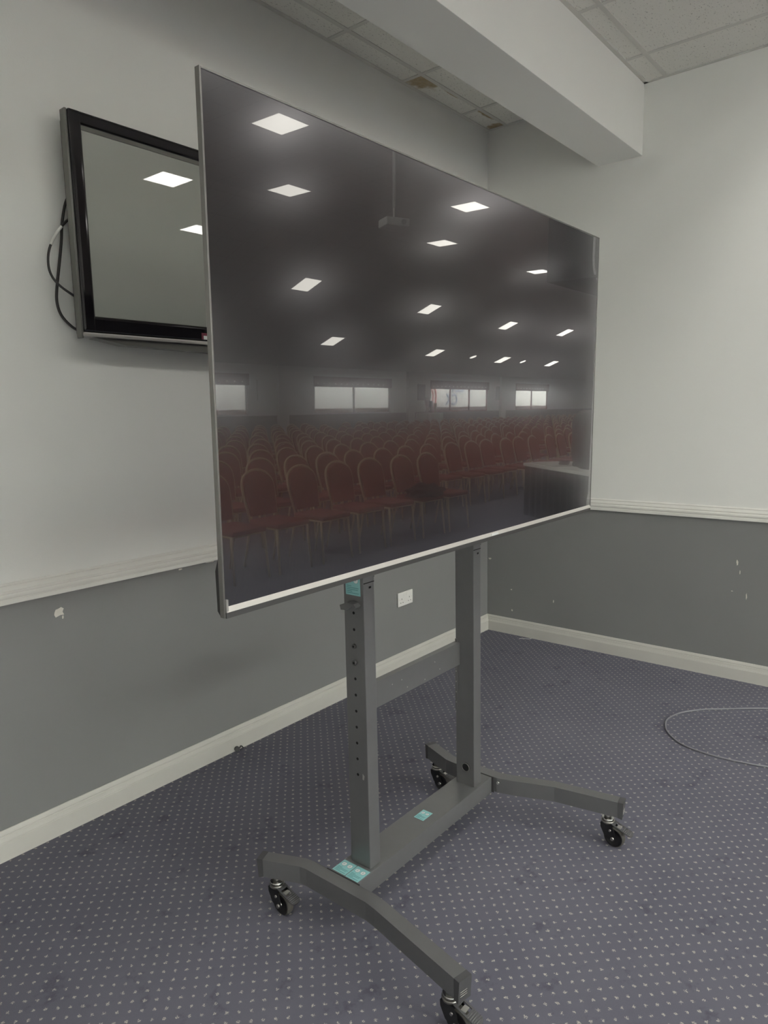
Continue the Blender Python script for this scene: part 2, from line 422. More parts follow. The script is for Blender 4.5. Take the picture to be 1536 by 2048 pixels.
box('wall_angle', -.022, 0, YE, -.022, HC-.001, HC+.006, MAT['tbar'], ceil)
box('wall_angle', XL, 0, -1.052, -1.030, HC-.001, HC+.006, MAT['tbar'], ceil)
box('wall_angle', XL, 0, -.763, -.741, HC-.001, HC+.006, MAT['tbar'], ceil)
box('boxed_beam', XL, 0, -1.030, -.763, 3.0117, HC+.04, MAT['wall_white'], ceil, bev=.002)

# hall ceiling: flat, then sloping down to the window wall
bm = bmesh.new()
prism(bm, [(YE, HH), (YB, HH), (YF, HF), (YF, HF+.1), (YB, HH+.1), (YE, HH+.1)], 'x', .8, XR+.1)
bbox(bm, XL-.1, GX1, GY, YE, HH, HH+.1)
struct(mesh_obj('ceiling_hall', bm, MAT['hall_ceiling']))

# an unseen glazed front, added for its daylight, closes the hall's left part, with a return wall to the deep part
GZ0, GZ1 = .30, 2.95
struct(box('wall_left', XL-.1, XL, YF, 0, 0, HH, MAT['wall_white']))
bm = bmesh.new()
bbox(bm, XL, GX1, GY-.1, GY, 0, GZ0, mi=1); bbox(bm, XL, GX1, GY-.1, GY, GZ1, HH, mi=0)
struct(mesh_obj('wall_front', bm, [MAT['wall_white'], MAT['wall_grey']]))
split_wall('wall_return', 'y', YF, GY, GX1, -.1, HH)
def window(name, plane, a0, a1, z0, z1, n, at, fm):
    """framed window: frame bars and one pane per light"""
    w_ = struct(empty(name, (at, (a0+a1)/2, z0) if plane == 'x' else ((a0+a1)/2, at, z0)))
    O = w_.location
    def bar(u0, u1, q0, q1, nm='frame_bar'):
        if plane == 'x': box(nm, at-.04, at+.02, u0, u1, q0, q1, fm, w_, off=O)
        else: box(nm, u0, u1, at-.04, at+.02, q0, q1, fm, w_, off=O)
    t_ = .03
    bar(a0, a1, z0, z0+t_*1.5); bar(a0, a1, z1-t_, z1)
    for k in range(n+1):
        u = a0+(a1-a0)*k/n; bar(max(a0, u-t_), min(a1, u+t_), z0, z1)
    for k in range(n):
        u0 = a0+(a1-a0)*k/n+t_; u1 = a0+(a1-a0)*(k+1)/n-t_
        if plane == 'x': box('pane', at-.014, at-.008, u0, u1, z0+t_, z1-t_, MAT['glass'], w_, off=O)
        else: box('pane', u0, u1, at-.014, at-.008, z0+t_, z1-t_, MAT['glass'], w_, off=O)
    return w_
window('window_1', 'y', XL, GX1-.1, GZ0, GZ1, 5, GY-.05, MAT['frame_white'])  # unseen window, added to let daylight reach the alcove

# far window wall of the hall
WN = [(2.2, 4.9), (6.2, 10.45), (13.45, 17.65), (20.4, 25.0), (27.7, 31.2)]
WZ0, WZ1 = 1.06, 2.38
bm = bmesh.new()
bbox(bm, GX1-.1, XR+.1, YF-.1, YF, 0, WZ0, mi=1); bbox(bm, GX1-.1, XR+.1, YF-.1, YF, WZ1, HF+.2, mi=0)
e = [GX1-.1]+[v for p in WN for v in p]+[XR+.1]
for k in range(0, len(e), 2): bbox(bm, e[k], e[k+1], YF-.1, YF, WZ0, WZ1, mi=0)
struct(mesh_obj('wall_far', bm, [MAT['wall_white'], MAT['wall_grey']]))
for k, (a, b_) in enumerate(WN): window('window_%d' % (k+2), 'y', a, b_, WZ0, WZ1, 3 if k == 3 else 2, YF-.05, MAT['frame_red'] if k > 2 else MAT['frame_white'])
# pilasters between the window bays
for x in (11.9, 18.9, 26.3):
    struct(box('trim_%d' % (3+int(x > 15)+int(x > 20)), x-.22, x+.22, YF, YF+.12, 0, HF-.02, MAT['wall_white']))

# ------------------------------------------------------------------ television on the stand
TVC = Vector((-2.4501, -1.398, 1.6967)); TYW, TTL, TRO = -.0032, math.radians(-.8), .0021
ax = Vector((math.cos(TYW), math.sin(TYW), 0)); nn = Vector((-math.sin(TYW), math.cos(TYW), 0))
uu = Vector((0, 0, 1))*math.cos(TTL)+nn*math.sin(TTL)
a2 = ax*math.cos(TRO)+uu*math.sin(TRO); u2 = -ax*math.sin(TRO)+uu*math.cos(TRO); b2 = u2.cross(a2)
TW, TH = 1.90, 1.09
MT = Matrix((a2, b2, u2)).transposed().to_4x4(); MT.translation = TVC-u2*TH/2
tv = empty('television', None, 'very large black flat screen television on the wheeled grey stand', 'television', mat=MT)
hw = TW/2
box('screen', -hw+.004, hw-.003, 0, .006, .024, TH-.004, MAT['screen'], tv)
box('side_bezel', -hw, -hw+.0045, -.0015, .0125, 0, TH, MAT['tv_frame'], tv, bev=.0008)
box('side_bezel', hw-.0035, hw, -.0015, .0125, .004, TH, MAT['tv_frame'], tv, bev=.0008)
box('top_bezel', -hw+.0045, hw-.0035, -.0015, .0125, TH-.0042, TH, MAT['tv_frame'], tv, bev=.0008)
bm = bmesh.new()
prism(bm, [(-.0055, .0125), (-.0005, .0240), (.006, .0240), (.006, .0125)], 'x', -hw+.006, hw-.008)
mesh_obj('lower_bezel', bm, MAT['tv_strip'], tv)
box('chin', -hw+.0045, hw-.006, -.004, .016, -.001, .0122, MAT['tv_chin'], tv, bev=.001)
box('bezel_corner', -hw+.0046, -hw+.010, -.0045, .006, .0118, .040, MAT['silver'], tv)
box('badge', .145, .185, -.0068, -.0030, .0135, .0205, MAT['sticker_white'], tv)
box('back_panel', -hw+.0046, hw-.0036, .0062, .0125, .008, TH-.0045, MAT['tv_back'], tv)
box('rear_housing', -hw+.035, hw-.035, .0126, .054, .03, .64, MAT['tv_back'], tv, bev=.006)
bm = bmesh.new()
prism(bm, [(.0126, .002), (.022, .012), (.024, .10), (.0126, .13)], 'x', -hw+.001, hw-.002)
mesh_obj('rear_ledge', bm, MAT['tv_back'], tv)
# smudges of dried cleaning fluid are left to the screen's own noise

# ------------------------------------------------------------------ trolley stand
SO = Vector((-2.475, -1.2175, 0))
st = empty('tv_stand', SO, 'grey steel television stand on four castors with two uprights', 'stand')
def sbox(name, x0, x1, y0, y1, z0, z1, mat, bev=.002, parent=st): 
    o = box(name, x0, x1, y0, y1, z0, z1, mat, parent, bev, off=SO); return o
def smesh(name, bm, mat, parent=st, smooth=False):
    bmesh.ops.translate(bm, verts=bm.verts, vec=-SO)
    return mesh_obj(name, bm, mat, parent, smooth=smooth)
sbox('base_beam', -2.876, -2.094, -1.273, -1.162, .116, .18, MAT['steel'])
for x0 in (-2.80, -2.20):
    c = sbox('upright', x0, x0+.049, -1.260, -1.182, .18, 1.56, MAT['steel'])
# tube end caps, one above the other in the uprights' upper joint
for x0 in (-2.80, -2.20):
    sbox('joint_collar', x0+.0485, x0+.0495, -1.261, -1.20, 1.098, 1.1, MAT['hole'], 0)
    sbox('joint_collar', x0+.001, x0+.048, -1.2608, -1.2596, 1.083, 1.0855, MAT['hole'], 0)
    sbox('joint_slot', x0+.024, x0+.034, -1.2608, -1.2596, 1.066, 1.072, MAT['hole'], 0)
# punched holes and two bolts on the outer face of the near upright
for k in range(11):
    z = .991-.0511*k; bm = bmesh.new()
    if k in (2, 3):
        cyl(bm, (-2.8005, -1.2195, z), (-2.806, -1.2195, z), .0085, .0075, 14)
        o = smesh('bolt', bm, MAT['tv_chin']); bm = bmesh.new(); cyl(bm, (-2.8061, -1.2195, z), (-2.8064, -1.2195, z), .0038, n=6)
        mesh_obj('hex_socket', bm, MAT['hole'], o).location = -SO
    else:
        cyl(bm, (-2.7995, -1.2195, z), (-2.8004, -1.2195, z), .0045, n=12); smesh('adjustment_hole', bm, MAT['hole'])
bm = bmesh.new(); cyl(bm, (-2.1995, -1.226, .252), (-2.2045, -1.226, .252), .0165, .0155, 20)
o = smesh('cable_port', bm, MAT['black_plastic']); bm = bmesh.new(); tube(bm, [(-2.204, -1.226+.0155*math.cos(t*math.pi/10), .252+.0155*math.sin(t*math.pi/10)) for t in range(20)], .0016, 6, closed=True)
bmesh.ops.translate(bm, verts=bm.verts, vec=-SO); mesh_obj('port_rim', bm, MAT['zinc'], o)
# small hook bracket under the screen on the near upright
bm = bmesh.new()
prism(bm, [(-1.186, 1.016), (-1.215, 1.028), (-1.240, 1.026), (-1.248, 1.018), (-1.243, 1.012), (-1.232, 1.017), (-1.212, 1.004), (-1.190, 1.002)], 'x', -2.824, -2.8005)
smesh('hook_bracket', bm, MAT['steel'])
# cross rail between the uprights with a folded top lip
rail = sbox('cross_rail', -2.751, -2.20, -1.200, -1.1975, .648, .733, MAT['steel'], 0)
rl = sbox('rail_lip', -2.751, -2.20, -1.1975, -1.178, .7305, .733, MAT['steel'], 0, parent=rail); rl.location -= rail.location
for (x, z) in ((-2.60, .70), (-2.52, .665), (-2.55, .70), (-2.42, .66), (-2.36, .705), (-2.33, .67)):
    bm = bmesh.new(); cyl(bm, (x, -1.2001, z), (x, -1.2006, z), .0022, n=8)
    bmesh.ops.translate(bm, verts=bm.verts, vec=-SO-rail.location); mesh_obj('rail_hole', bm, MAT['silver'], rail)
sbox('slotted_strip', -2.2035, -2.2005, -1.1905, -1.1815, .47, .745, MAT['steel'], .0005)
for z in (.725, .688):
    bm = bmesh.new(); cyl(bm, (-2.2036, -1.189, z), (-2.211, -1.189, z), .0075, .006, 12); smesh('bolt', bm, MAT['zinc'])
for z in (.66, .62, .58, .54, .5):
    bm = bmesh.new(); cyl(bm, (-2.2034, -1.186, z), (-2.2038, -1.186, z), .0022, n=8); smesh('adjustment_hole', bm, MAT['silver'])
# screen mount: two vertical rails joined to the uprights by cross plates (behind the screen)
for x in (-2.776, -2.176): sbox('mount_rail', x-.024, x+.024, -1.300, -1.261, 1.22, 1.54, MAT['steel_dark'])
sbox('mount_plate', -2.85, -2.10, -1.3375, -1.3005, 1.36, 1.52, MAT['steel_dark'])

# legs: bowed in plan, with plastic end caps
LEGS = [[(-2.953, -.950), (-2.903, -1.070), (-2.899, -1.10), (-2.899, -1.345), (-2.905, -1.385), (-2.974, -1.702)],
        [(-2.012, -.935), (-2.062, -1.06), (-2.066, -1.09), (-2.066, -1.290), (-2.050, -1.345), (-1.995, -1.49), (-1.956, -1.718)]]
for lp in LEGS:
    bm = bmesh.new(); ribbon(bm, lp, .0435, .122, .18); bevel_sharp(bm, .002, 2, .6)
    leg = smesh('leg', bm, MAT['steel'])
    for a, b_ in ((lp[0], lp[1]), (lp[-1], lp[-2])):
        A, B = Vector(a), Vector(b_); d = (A-B).normalized()
        bm = bmesh.new(); ribbon(bm, [tuple(A+d*.0005), tuple(A+d*.020)], .0437, .1215, .1805)
        top = max(v.co.z for v in bm.verts)
        for v in bm.verts:   # the cap tapers: lower edge reaches further in
            if (Vector(v.co.xy)-A).dot(d) > .015 and v.co.z < .15: v.co.x -= d.x*.004; v.co.y -= d.y*.004; v.co.z -= .004
        bevel_sharp(bm, .002, 2, .6); smesh('end_cap', bm, MAT['cap'], leg)
        # three raised grip lines on the face of the cap
        n2 = Vector((-d.y, d.x))
        for q in range(3):
            z = .150-.006*q; P = A+d*.0197
            bm = bmesh.new(); tube(bm, [(P.x-n2.x*.018, P.y-n2.y*.018, z), (P.x+n2.x*.006, P.y+n2.y*.006, z)], .0009, 5); smesh('grip_line', bm, MAT['silver'], leg)
# flange plates and screws where the beam meets the legs
sbox('flange', -2.8785, -2.8755, -1.283, -1.150, .12, .1825, MAT['steel_dark'], 0)
sbox('flange', -2.0945, -2.0915, -1.283, -1.155, .12, .1825, MAT['steel_dark'], 0)
bm = bmesh.new(); cyl(bm, (-2.088, -1.300, .164), (-2.0945, -1.300, .164), .0055, n=12); smesh('bolt', bm, MAT['chrome'])

def caster(parent, x, y):
    """braked swivel castor, wheel trailing towards -y; returns the fork as the part with wheel etc. as sub-parts"""
    o = empty('caster', (x-SO.x, y-SO.y, 0)); o.parent = parent
    bm = bmesh.new(); cyl(bm, (0, 0, .104), (0, 0, .122), .013, n=16)
    mesh_obj('stem', bm, MAT['zinc'], o)
    bm = bmesh.new(); cyl(bm, (0, 0, .096), (0, 0, .104), .021, .021, 24); mesh_obj('swivel_ring', bm, MAT['chrome'], o)
    bm = bmesh.new(); cyl(bm, (0, 0, .0865), (0, 0, .0955), .023, .024, 24); mesh_obj('swivel_ring', bm, MAT['zinc'], o)
    # fork: two cheeks and a bridge
    bm = bmesh.new()
    for s in (-1, 1):
        prism(bm, [(-.020, .0865), (.020, .0865), (.019, .070), (.004, .040), (-.018, .029), (-.032, .029), (-.036, .040), (-.030, .070)][::1], 'x', s*.0195-.0012, s*.0195+.0012)
    bbox(bm, -.0205, .0205, -.026, .020, .0835, .0866)
    mesh_obj('fork', bm, MAT['black_plastic'], o)
    # wheel with a dished face
    bm = bmesh.new(); W = .0130; c = Vector((0, -.026, .0375)); R = .0375
    prof = [(-W+.001, .012), (-W+.003, .026), (-W, .028), (-W, .033), (-W*.6, .0372), (0, R), (W*.6, .0372), (W, .033), (W, .028), (W-.003, .026), (W-.001, .012)]
    n = 28; rings = []
    for i in range(n):
        t = 2*math.pi*i/n; rings.append([bm.verts.new((c.x+u, c.y+r*math.cos(t), c.z+r*math.sin(t))) for u, r in prof])
    for i in range(n):
        for k in range(len(prof)-1):
            f = bm.faces.new((rings[i][k], rings[i][k+1], rings[(i+1)%n][k+1], rings[(i+1)%n][k])); f.smooth = True
            f.material_index = 1 if 3 <= k <= 6 else 0
    bm.faces.new([r[0] for r in rings]); bm.faces.new([r[-1] for r in rings][::-1])
    mesh_obj('wheel', bm, [MAT['black_plastic'], MAT['rubber']], o)
    bm = bmesh.new(); cyl(bm, (-.0265, -.026, .0375), (.0265, -.026, .0375), .0062, n=6); mesh_obj('axle', bm, MAT['zinc'], o)
    bm = bmesh.new(); cyl(bm, (-.0245, -.016, .066), (.0245, -.016, .066), .0042, n=12); mesh_obj('rivet', bm, MAT['zinc'], o)
    # brake pedal: sloping frame with an opening, ribbed toe
    bm = bmesh.new()
    def plate(y0, y1, x0, x1, lift=0.0):
        z_ = lambda y: .094-(-y-.012)*.36+lift
        V = [(x0, y0), (x1, y0), (x1, y1), (x0, y1)]
        A = [bm.verts.new((x, y, z_(y))) for x, y in V]; B = [bm.verts.new((x, y, z_(y)-.003)) for x, y in V]
        bm.faces.new(A); bm.faces.new(B[::-1])
        for i in range(4): bm.faces.new((A[i], A[(i+1)%4], B[(i+1)%4], B[i]))
    plate(-.018, -.056, -.0180, -.0125); plate(-.018, -.056, .0125, .0180); plate(-.018, -.030, -.0125, .0125); plate(-.056, -.082, -.0180, .0180)
    V = []
    for i in range(9):
        t = math.pi*i/8; V.append((.018*math.cos(t), -.082-.010*math.sin(t)))
    z_ = lambda y: .094-(-y-.012)*.36
    A = [bm.verts.new((x, y, z_(y))) for x, y in V]; B = [bm.verts.new((x, y, z_(y)-.003)) for x, y in V]
    bm.faces.new(A); bm.faces.new(B[::-1])
    for i in range(8): bm.faces.new((A[i], A[i+1], B[i+1], B[i]))
    mesh_obj('brake_pedal', bm, MAT['cap'], o)
    bm = bmesh.new()
    for i in range(5):
        y_ = -.062-.0055*i; tube(bm, [(-.016, y_, z_(y_)+.0005), (.016, y_, z_(y_)+.0005)], .0011, 5)
    mesh_obj('pedal_ribs', bm, MAT['steel'], o)
    bm = bmesh.new(); bbox(bm, -.010, .010, -.050, -.036, .078, .081); mesh_obj('release_tab', bm, MAT['silver'], o)
    return o
caster(st, -2.940, -.985); caster(st, -2.965, -1.668); caster(st, -2.022, -.968); caster(st, -1.962, -1.682)

# teal instruction stickers: two on the base beam by the near leg, one mid-beam, one on the near upright
def sticker(parent, c, U, V, w_, h_, lines=True):
    """c: centre, U/V: unit axes in the plane; disc pair in the upper half and printed lines below"""
    U, V = Vector(U), Vector(V); Nn = U.cross(V); c = Vector(c)-SO
    def quad(u0, u1, v0, v1, lift, nm, mat, par):
        bm = bmesh.new(); P = [c+U*u+V*v for u, v in ((u0, v0), (u1, v0), (u1, v1), (u0, v1))]
        A = [bm.verts.new(p+Nn*lift) for p in P]; B = [bm.verts.new(p-Nn*.0001) for p in P]
        bm.faces.new(A); bm.faces.new(B[::-1])
        for i in range(4): bm.faces.new((A[i], A[(i+1)%4], B[(i+1)%4], B[i]))
        return mesh_obj(nm, bm, mat, par)
    s = quad(-w_/2, w_/2, -h_/2, h_/2, .0006, 'sticker', MAT['teal'], parent)
    for q in (-1, 1):
        bm = bmesh.new(); p = c+U*(q*w_*.22)+V*(h_*.2); cyl(bm, p+Nn*.0006, p+Nn*.0010, w_*.17, n=20); mesh_obj('printed_disc', bm, MAT['sticker_white'], s)
        bm = bmesh.new(); tube(bm, [p+Nn*.0011+(U*math.cos(t*math.pi/10)+V*math.sin(t*math.pi/10))*w_*.165 for t in range(20)], .0004, 4, closed=True); mesh_obj('disc_ring', bm, MAT['sticker_line'], s)
        bm = bmesh.new(); tube(bm, [p+Nn*.0011-U*w_*.06-V*w_*.05, p+Nn*.0011+U*w_*.02, p+Nn*.0011-U*w_*.01+V*w_*.08], .0007, 4); mesh_obj('pictogram', bm, MAT['sticker_line'], s)
    for q, (a, b_) in enumerate(((-.42, -.1), (-.42, .4), (-.42, .35), (-.42, -.05), (-.42, .4))):
        v0 = -h_*.08-q*h_*.08; quad(w_*a, w_*b_, v0-h_*.014, v0+h_*.014, .0009, 'printed_line', MAT['sticker_line'], s)
    return s
sticker(st, (-2.841, -1.1905, .18), (0, -1, 0), (1, 0, 0), .052, .058)
sticker(st, (-2.841, -1.2445, .18), (0, -1, 0), (1, 0, 0), .050, .060)
sticker(st, (-2.462, -1.2165, .18), (0, -1, 0), (1, 0, 0), .040, .057)
sticker(st, (-2.80, -1.219, 1.078), (0, -1, 0), (0, .02, 1), .057, .066)
# scuffs of bare metal low on the near upright
bm = bmesh.new(); prism(bm, [(-1.239, .488), (-1.246, .482), (-1.243, .468), (-1.238, .470)], 'x', -2.8004, -2.7999); smesh('scuff', bm, MAT['silver'])

# ------------------------------------------------------------------ wall television
WO = Vector((-2.38, -.12, 1.862))
wt = empty('wall_television', WO, 'older glossy black framed television mounted high on the white wall', 'television')
def wbox(name, x0, x1, y0, y1, z0, z1, mat, bev=0, seg=2): return box(name, x0, x1, y0, y1, z0, z1, mat, wt, bev, seg, off=WO)
X0, X1, Z0, Z1 = -2.978, -1.78, 1.884, 2.634
def rounded_bar(name, x0, x1, z0, z1, y0, y1):
    return wbox(name, x0, x1, y0, y1, z0, z1, MAT['piano'], .012, 4)
rounded_bar('frame_side', X0, X0+.047, Z0, Z1, -.128, -.09)
rounded_bar('frame_side', X1-.047, X1, Z0, Z1, -.128, -.09)
rounded_bar('frame_top', X0+.02, X1-.02, Z1-.046, Z1, -.127, -.09)
rounded_bar('frame_bottom', X0+.02, X1-.02, Z0, Z0+.058, -.127, -.09)
wbox('inner_bevel', X0+.040, X1-.040, -.1215, -.11, Z1-.060, Z1-.040, MAT['grey_trim'])
wbox('inner_bevel', X0+.040, X1-.040, -.1225, -.11, Z0+.050, Z0+.0575, MAT['grey_trim'])
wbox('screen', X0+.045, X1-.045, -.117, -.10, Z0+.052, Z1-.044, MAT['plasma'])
wbox('lower_trim', X0-.004, X1+.004, -.131, -.085, Z0-.016, Z0-.002, MAT['silver'], .003)
wbox('side_trim', X0-.010, X0-.0005, -.121, -.088, Z0-.022, Z1-.002, MAT['grey_trim'], .003, 3)
wbox('side_trim', X1+.0005, X1+.010, -.121, -.088, Z0-.022, Z1-.002, MAT['grey_trim'], .003, 3)
wbox('back_cover', X0+.01, X1-.01, -.09, -.045, Z0-.004, Z1-.02, MAT['tv_back'], .006)
bm = bmesh.new(); prism(bm, [(-2.93, 1.866), (-1.83, 1.866), (-1.95, 1.846), (-2.38, 1.838), (-2.81, 1.846)], 'y', -.115, -.06)
bmesh.ops.translate(bm, verts=bm.verts, vec=-WO); mesh_obj('speaker_chin', bm, MAT['grey_trim'], wt)
wbox('wall_bracket', -2.62, -2.14, -.046, -.0005, 2.10, 2.44, MAT['tv_back'])
lb = wbox('rating_label', -2.475, -2.447, -.1285, -.1272, 1.889, 1.915, MAT['burgundy'])
wbox('energy_label', -2.466, -2.449, -.1290, -.1286, 1.889, 1.904, MAT['sticker_white'])
wbox('energy_label', -2.4465, -2.415, -.1285, -.1272, 1.889, 1.917, MAT['silver'])

# cables looping out from behind the wall television
def cable(name, pts, r, mat, label, cat='cable', sub=7, group=None):
    bm = bmesh.new(); P = smooth_path(pts, sub); tube(bm, P, r, 8)
    o = mesh_obj(name, bm, mat, None); return tag(o, label, cat, group)
cable('video_cable', [(-2.90, -.05, 2.41), (-2.953, -.035, 2.361), (-2.977, -.03, 2.281), (-2.986, -.028, 2.21), (-2.998, -.028, 2.141), (-3.015, -.028, 2.052), (-3.022, -.03, 1.995), (-3.012, -.032, 1.95), (-2.985, -.036, 1.916), (-2.955, -.042, 1.898), (-2.90, -.05, 1.90)], .0052, MAT['cable_black'],
      'thick black cable hanging down close beside the wall television')
c2 = cable('aerial_cable', [(-2.90, -.062, 2.31), (-2.956, -.062, 2.288), (-2.991, -.060, 2.258), (-3.027, -.050, 2.204), (-3.047, -.046, 2.148), (-3.046, -.046, 2.091), (-3.022, -.056, 2.048), (-2.963, -.064, 2.009), (-2.90, -.064, 1.975)], .0044, MAT['cable_black'],
      'thin black cable with a pale sleeve looping wide out from the wall television')
bm = bmesh.new(); tube(bm, smooth_path([(-2.997, -.0585, 2.251), (-3.012, -.0545, 2.230), (-3.027, -.050, 2.204), (-3.036, -.0482, 2.184)], 5), .0052, 8)
mesh_obj('sleeve', bm, MAT['heat_shrink'], c2)
bm = bmesh.new(); tube(bm, [(-2.94, -.062, 2.296), (-2.956, -.062, 2.288), (-2.972, -.0612, 2.2757)], .0062, 8); mesh_obj('plug_boot', bm, MAT['cable_black'], c2)

# ------------------------------------------------------------------ double socket
so = empty('wall_socket', (-.981, -.001, .4035), 'white double mains socket plate low on the grey wall', 'socket')
bm = bmesh.new(); bbox(bm, -.073, .073, -.0095, .0, 0, .086, .004, 3); mesh_obj('plate', bm, MAT['socket'], so)
for s in (-1, 1):
    cx = s*.038
    for (dx, dz, w_, h_) in ((0, .044, .004, .008), (-.011, .022, .0065, .004), (.011, .022, .0065, .004)):
        bm = bmesh.new(); bbox(bm, cx+dx-w_/2, cx+dx+w_/2, -.0099, -.0094, dz-h_/2, dz+h_/2); mesh_obj('pin_hole', bm, MAT['hole'], so)
    bm = bmesh.new(); bbox(bm, s*.012-.006, s*.012+.006, -.0118, -.0094, .060, .078, .001); mesh_obj('rocker_switch', bm, MAT['socket'], so)
    bm = bmesh.new(); cyl(bm, (s*.060, -.0094, .043), (s*.060, -.0100, .043), .003, n=10); mesh_obj('screw_cap', bm, MAT['tbar'], so)

# ------------------------------------------------------------------ things on the carpet
cable('floor_cable', [(-.30, -2.30, .0045), (-.29, -2.05, .0045), (-.344, -1.898, .0045), (-.497, -1.702, .0045), (-.570, -1.622, .0045), (-.668, -1.553, .0045), (-.779, -1.526, .0045), (-.856, -1.538, .0045), (-.932, -1.574, .0045), (-1.012, -1.655, .0045), (-1.042, -1.752, .0045), (-1.045, -1.859, .0045), (-1.03, -1.958, .0045), (-1.0, -2.10, .0045), (-.95, -2.5, .0045)], .0042, MAT['cable_grey'],
      'thin grey cable lying in a wide loop on the flecked carpet', sub=8)
E_ = None
ck = empty('cable_clip', (-2.315, -.026, 0), 'small black plastic clip dropped against the white skirting board', 'clip')
bm = bmesh.new(); cyl(bm, (-.012, -.003, .012), (-.010, .006, .012), .012, n=14); mesh_obj('round_head', bm, MAT['cap'], ck)
bm = bmesh.new(); tube(bm, smooth_path([(-.006, 0, .006), (.006, .002, .010), (.014, .004, .016), (.022, .003, .010), (.026, .0, .003)], 4), .0028, 6); mesh_obj('hook', bm, MAT['black_plastic'], ck)
def scrap(name, x, y, pts, label, mat=None):
    bm = bmesh.new(); prism(bm, [(x+a, y+b_) for a, b_ in pts], 'z', .0006, .0022); return tag(mesh_obj(name, bm, mat or MAT['paper']), label, 'scrap')
scrap('paper_scrap', -3.545, -.115, [(-.008, -.004), (.004, -.006), (.012, .002), (.006, .006), (-.006, .003)], 'small oval pale scrap on the carpet near the skirting board')
bm = bmesh.new(); tube(bm, smooth_path([(-3.615, -.185, .002), (-3.60, -.180, .004), (-3.590, -.172, .005), (-3.578, -.176, .003), (-3.572, -.186, .002)], 4), [.0012]*8+[.002]*4+[.004]*5, 6)
tag(mesh_obj('fluff_strand', bm, MAT['paper']), 'curled pale strand of fluff lying on the dark carpet', 'scrap')
bm = bmesh.new(); tube(bm, smooth_path([(-.075, -.30, .003), (-.062, -.33, .004), (-.045, -.36, .003), (-.03, -.37, .004)], 5), .0016, 6)
tag(mesh_obj('string_end', bm, MAT['paper']), 'short pale frayed string at the foot of the right skirting board', 'scrap')

# ------------------------------------------------------------------ hall: ceiling lights
SL = math.atan((HH-HF)/(YB-YF))
def light_panel(x, y, group):
    flat = y > YB
    z = HH if flat else HH-(YB-y)*(HH-HF)/(YB-YF)
    o = empty('ceiling_light', (x, y, z), 'square lit panel light set in the %s part of the hall ceiling' % ('flat' if flat else 'sloping'), 'light', group)
    if not flat: o.rotation_euler = (SL, 0, 0)
    return o
proto = []
def add_panel(x, y):
    o = light_panel(x, y, 'hall ceiling lights, flat part' if y > YB else 'hall ceiling lights, sloping part')
    if not proto:
        bm = bmesh.new()
        for a in ((-.31, .31, -.31, -.29), (-.31, .31, .29, .31), (-.31, -.29, -.29, .29), (.29, .31, -.29, .29)): bbox(bm, *a, -.014, -.001)
        f = mesh_obj('frame', bm, MAT['gloss_white'], o)
        bm = bmesh.new(); bbox(bm, -.29, .29, -.29, .29, -.010, -.003); d = mesh_obj('diffuser', bm, MAT['panel'], o)
        proto.extend((f.data, d.data))
    else:
        share('frame', proto[0], o); share('diffuser', proto[1], o)
SEEN = [(3.11, -8.25), (8.56, -8.54), (5.43, -10.56), (11.0, -10.95), (16.19, -10.95), (8.86, -13.64), (14.43, -13.8), (19.74, -14.0), (24.31, -13.86),
        (12.5, -16.21), (18.37, -16.37), (23.65, -16.47), (28.33, -16.43)]
MORE = [(-2.4, -8.25), (3.4, -13.64), (7.0, -16.2)]
for x, y in SEEN+MORE: add_panel(x, y)
# two rows of unseen square luminaires, added to brighten hall and alcove
big = []
for q in range(13):
    for y in (-3.5, -6.0):
        if y > -4 and q > 2: continue
        o = empty('added_luminaire', (-6.2+2.3*q, y, HH), 'large square luminaire added out of view to brighten the hall', 'light', 'large luminaires added to brighten the hall')
        if not big:
            bm = bmesh.new()
            for a in ((-.62, .62, -.62, -.59), (-.62, .62, .59, .62), (-.62, -.59, -.59, .59), (.59, .62, -.59, .59)): bbox(bm, *a, -.05, -.001)
            f = mesh_obj('frame', bm, MAT['gloss_white'], o)
            bm = bmesh.new(); bbox(bm, -.59, .59, -.59, .59, -.035, -.004); d = mesh_obj('diffuser', bm, MAT['added_lum_panel'], o); big.extend((f.data, d.data))
        else: share('frame', big[0], o); share('diffuser', big[1], o)
dl = []
for x, y in ((21.17, -16.43), (25.49, -16.47)):
    z = HH-(YB-y)*(HH-HF)/(YB-YF)
    o = empty('downlight', (x, y, z), 'small round lit downlight in the sloping hall ceiling', 'light', 'round downlights'); o.rotation_euler = (SL, 0, 0)
    bm = bmesh.new(); cyl(bm, (0, 0, -.012), (0, 0, -.001), .15, n=20); mesh_obj('lens', bm, MAT['down'], o)
    bm = bmesh.new(); tube(bm, [(.16*math.cos(t*math.pi/10), .16*math.sin(t*math.pi/10), -.008) for t in range(20)], .012, 6, closed=True); mesh_obj('ring', bm, MAT['gloss_white'], o)

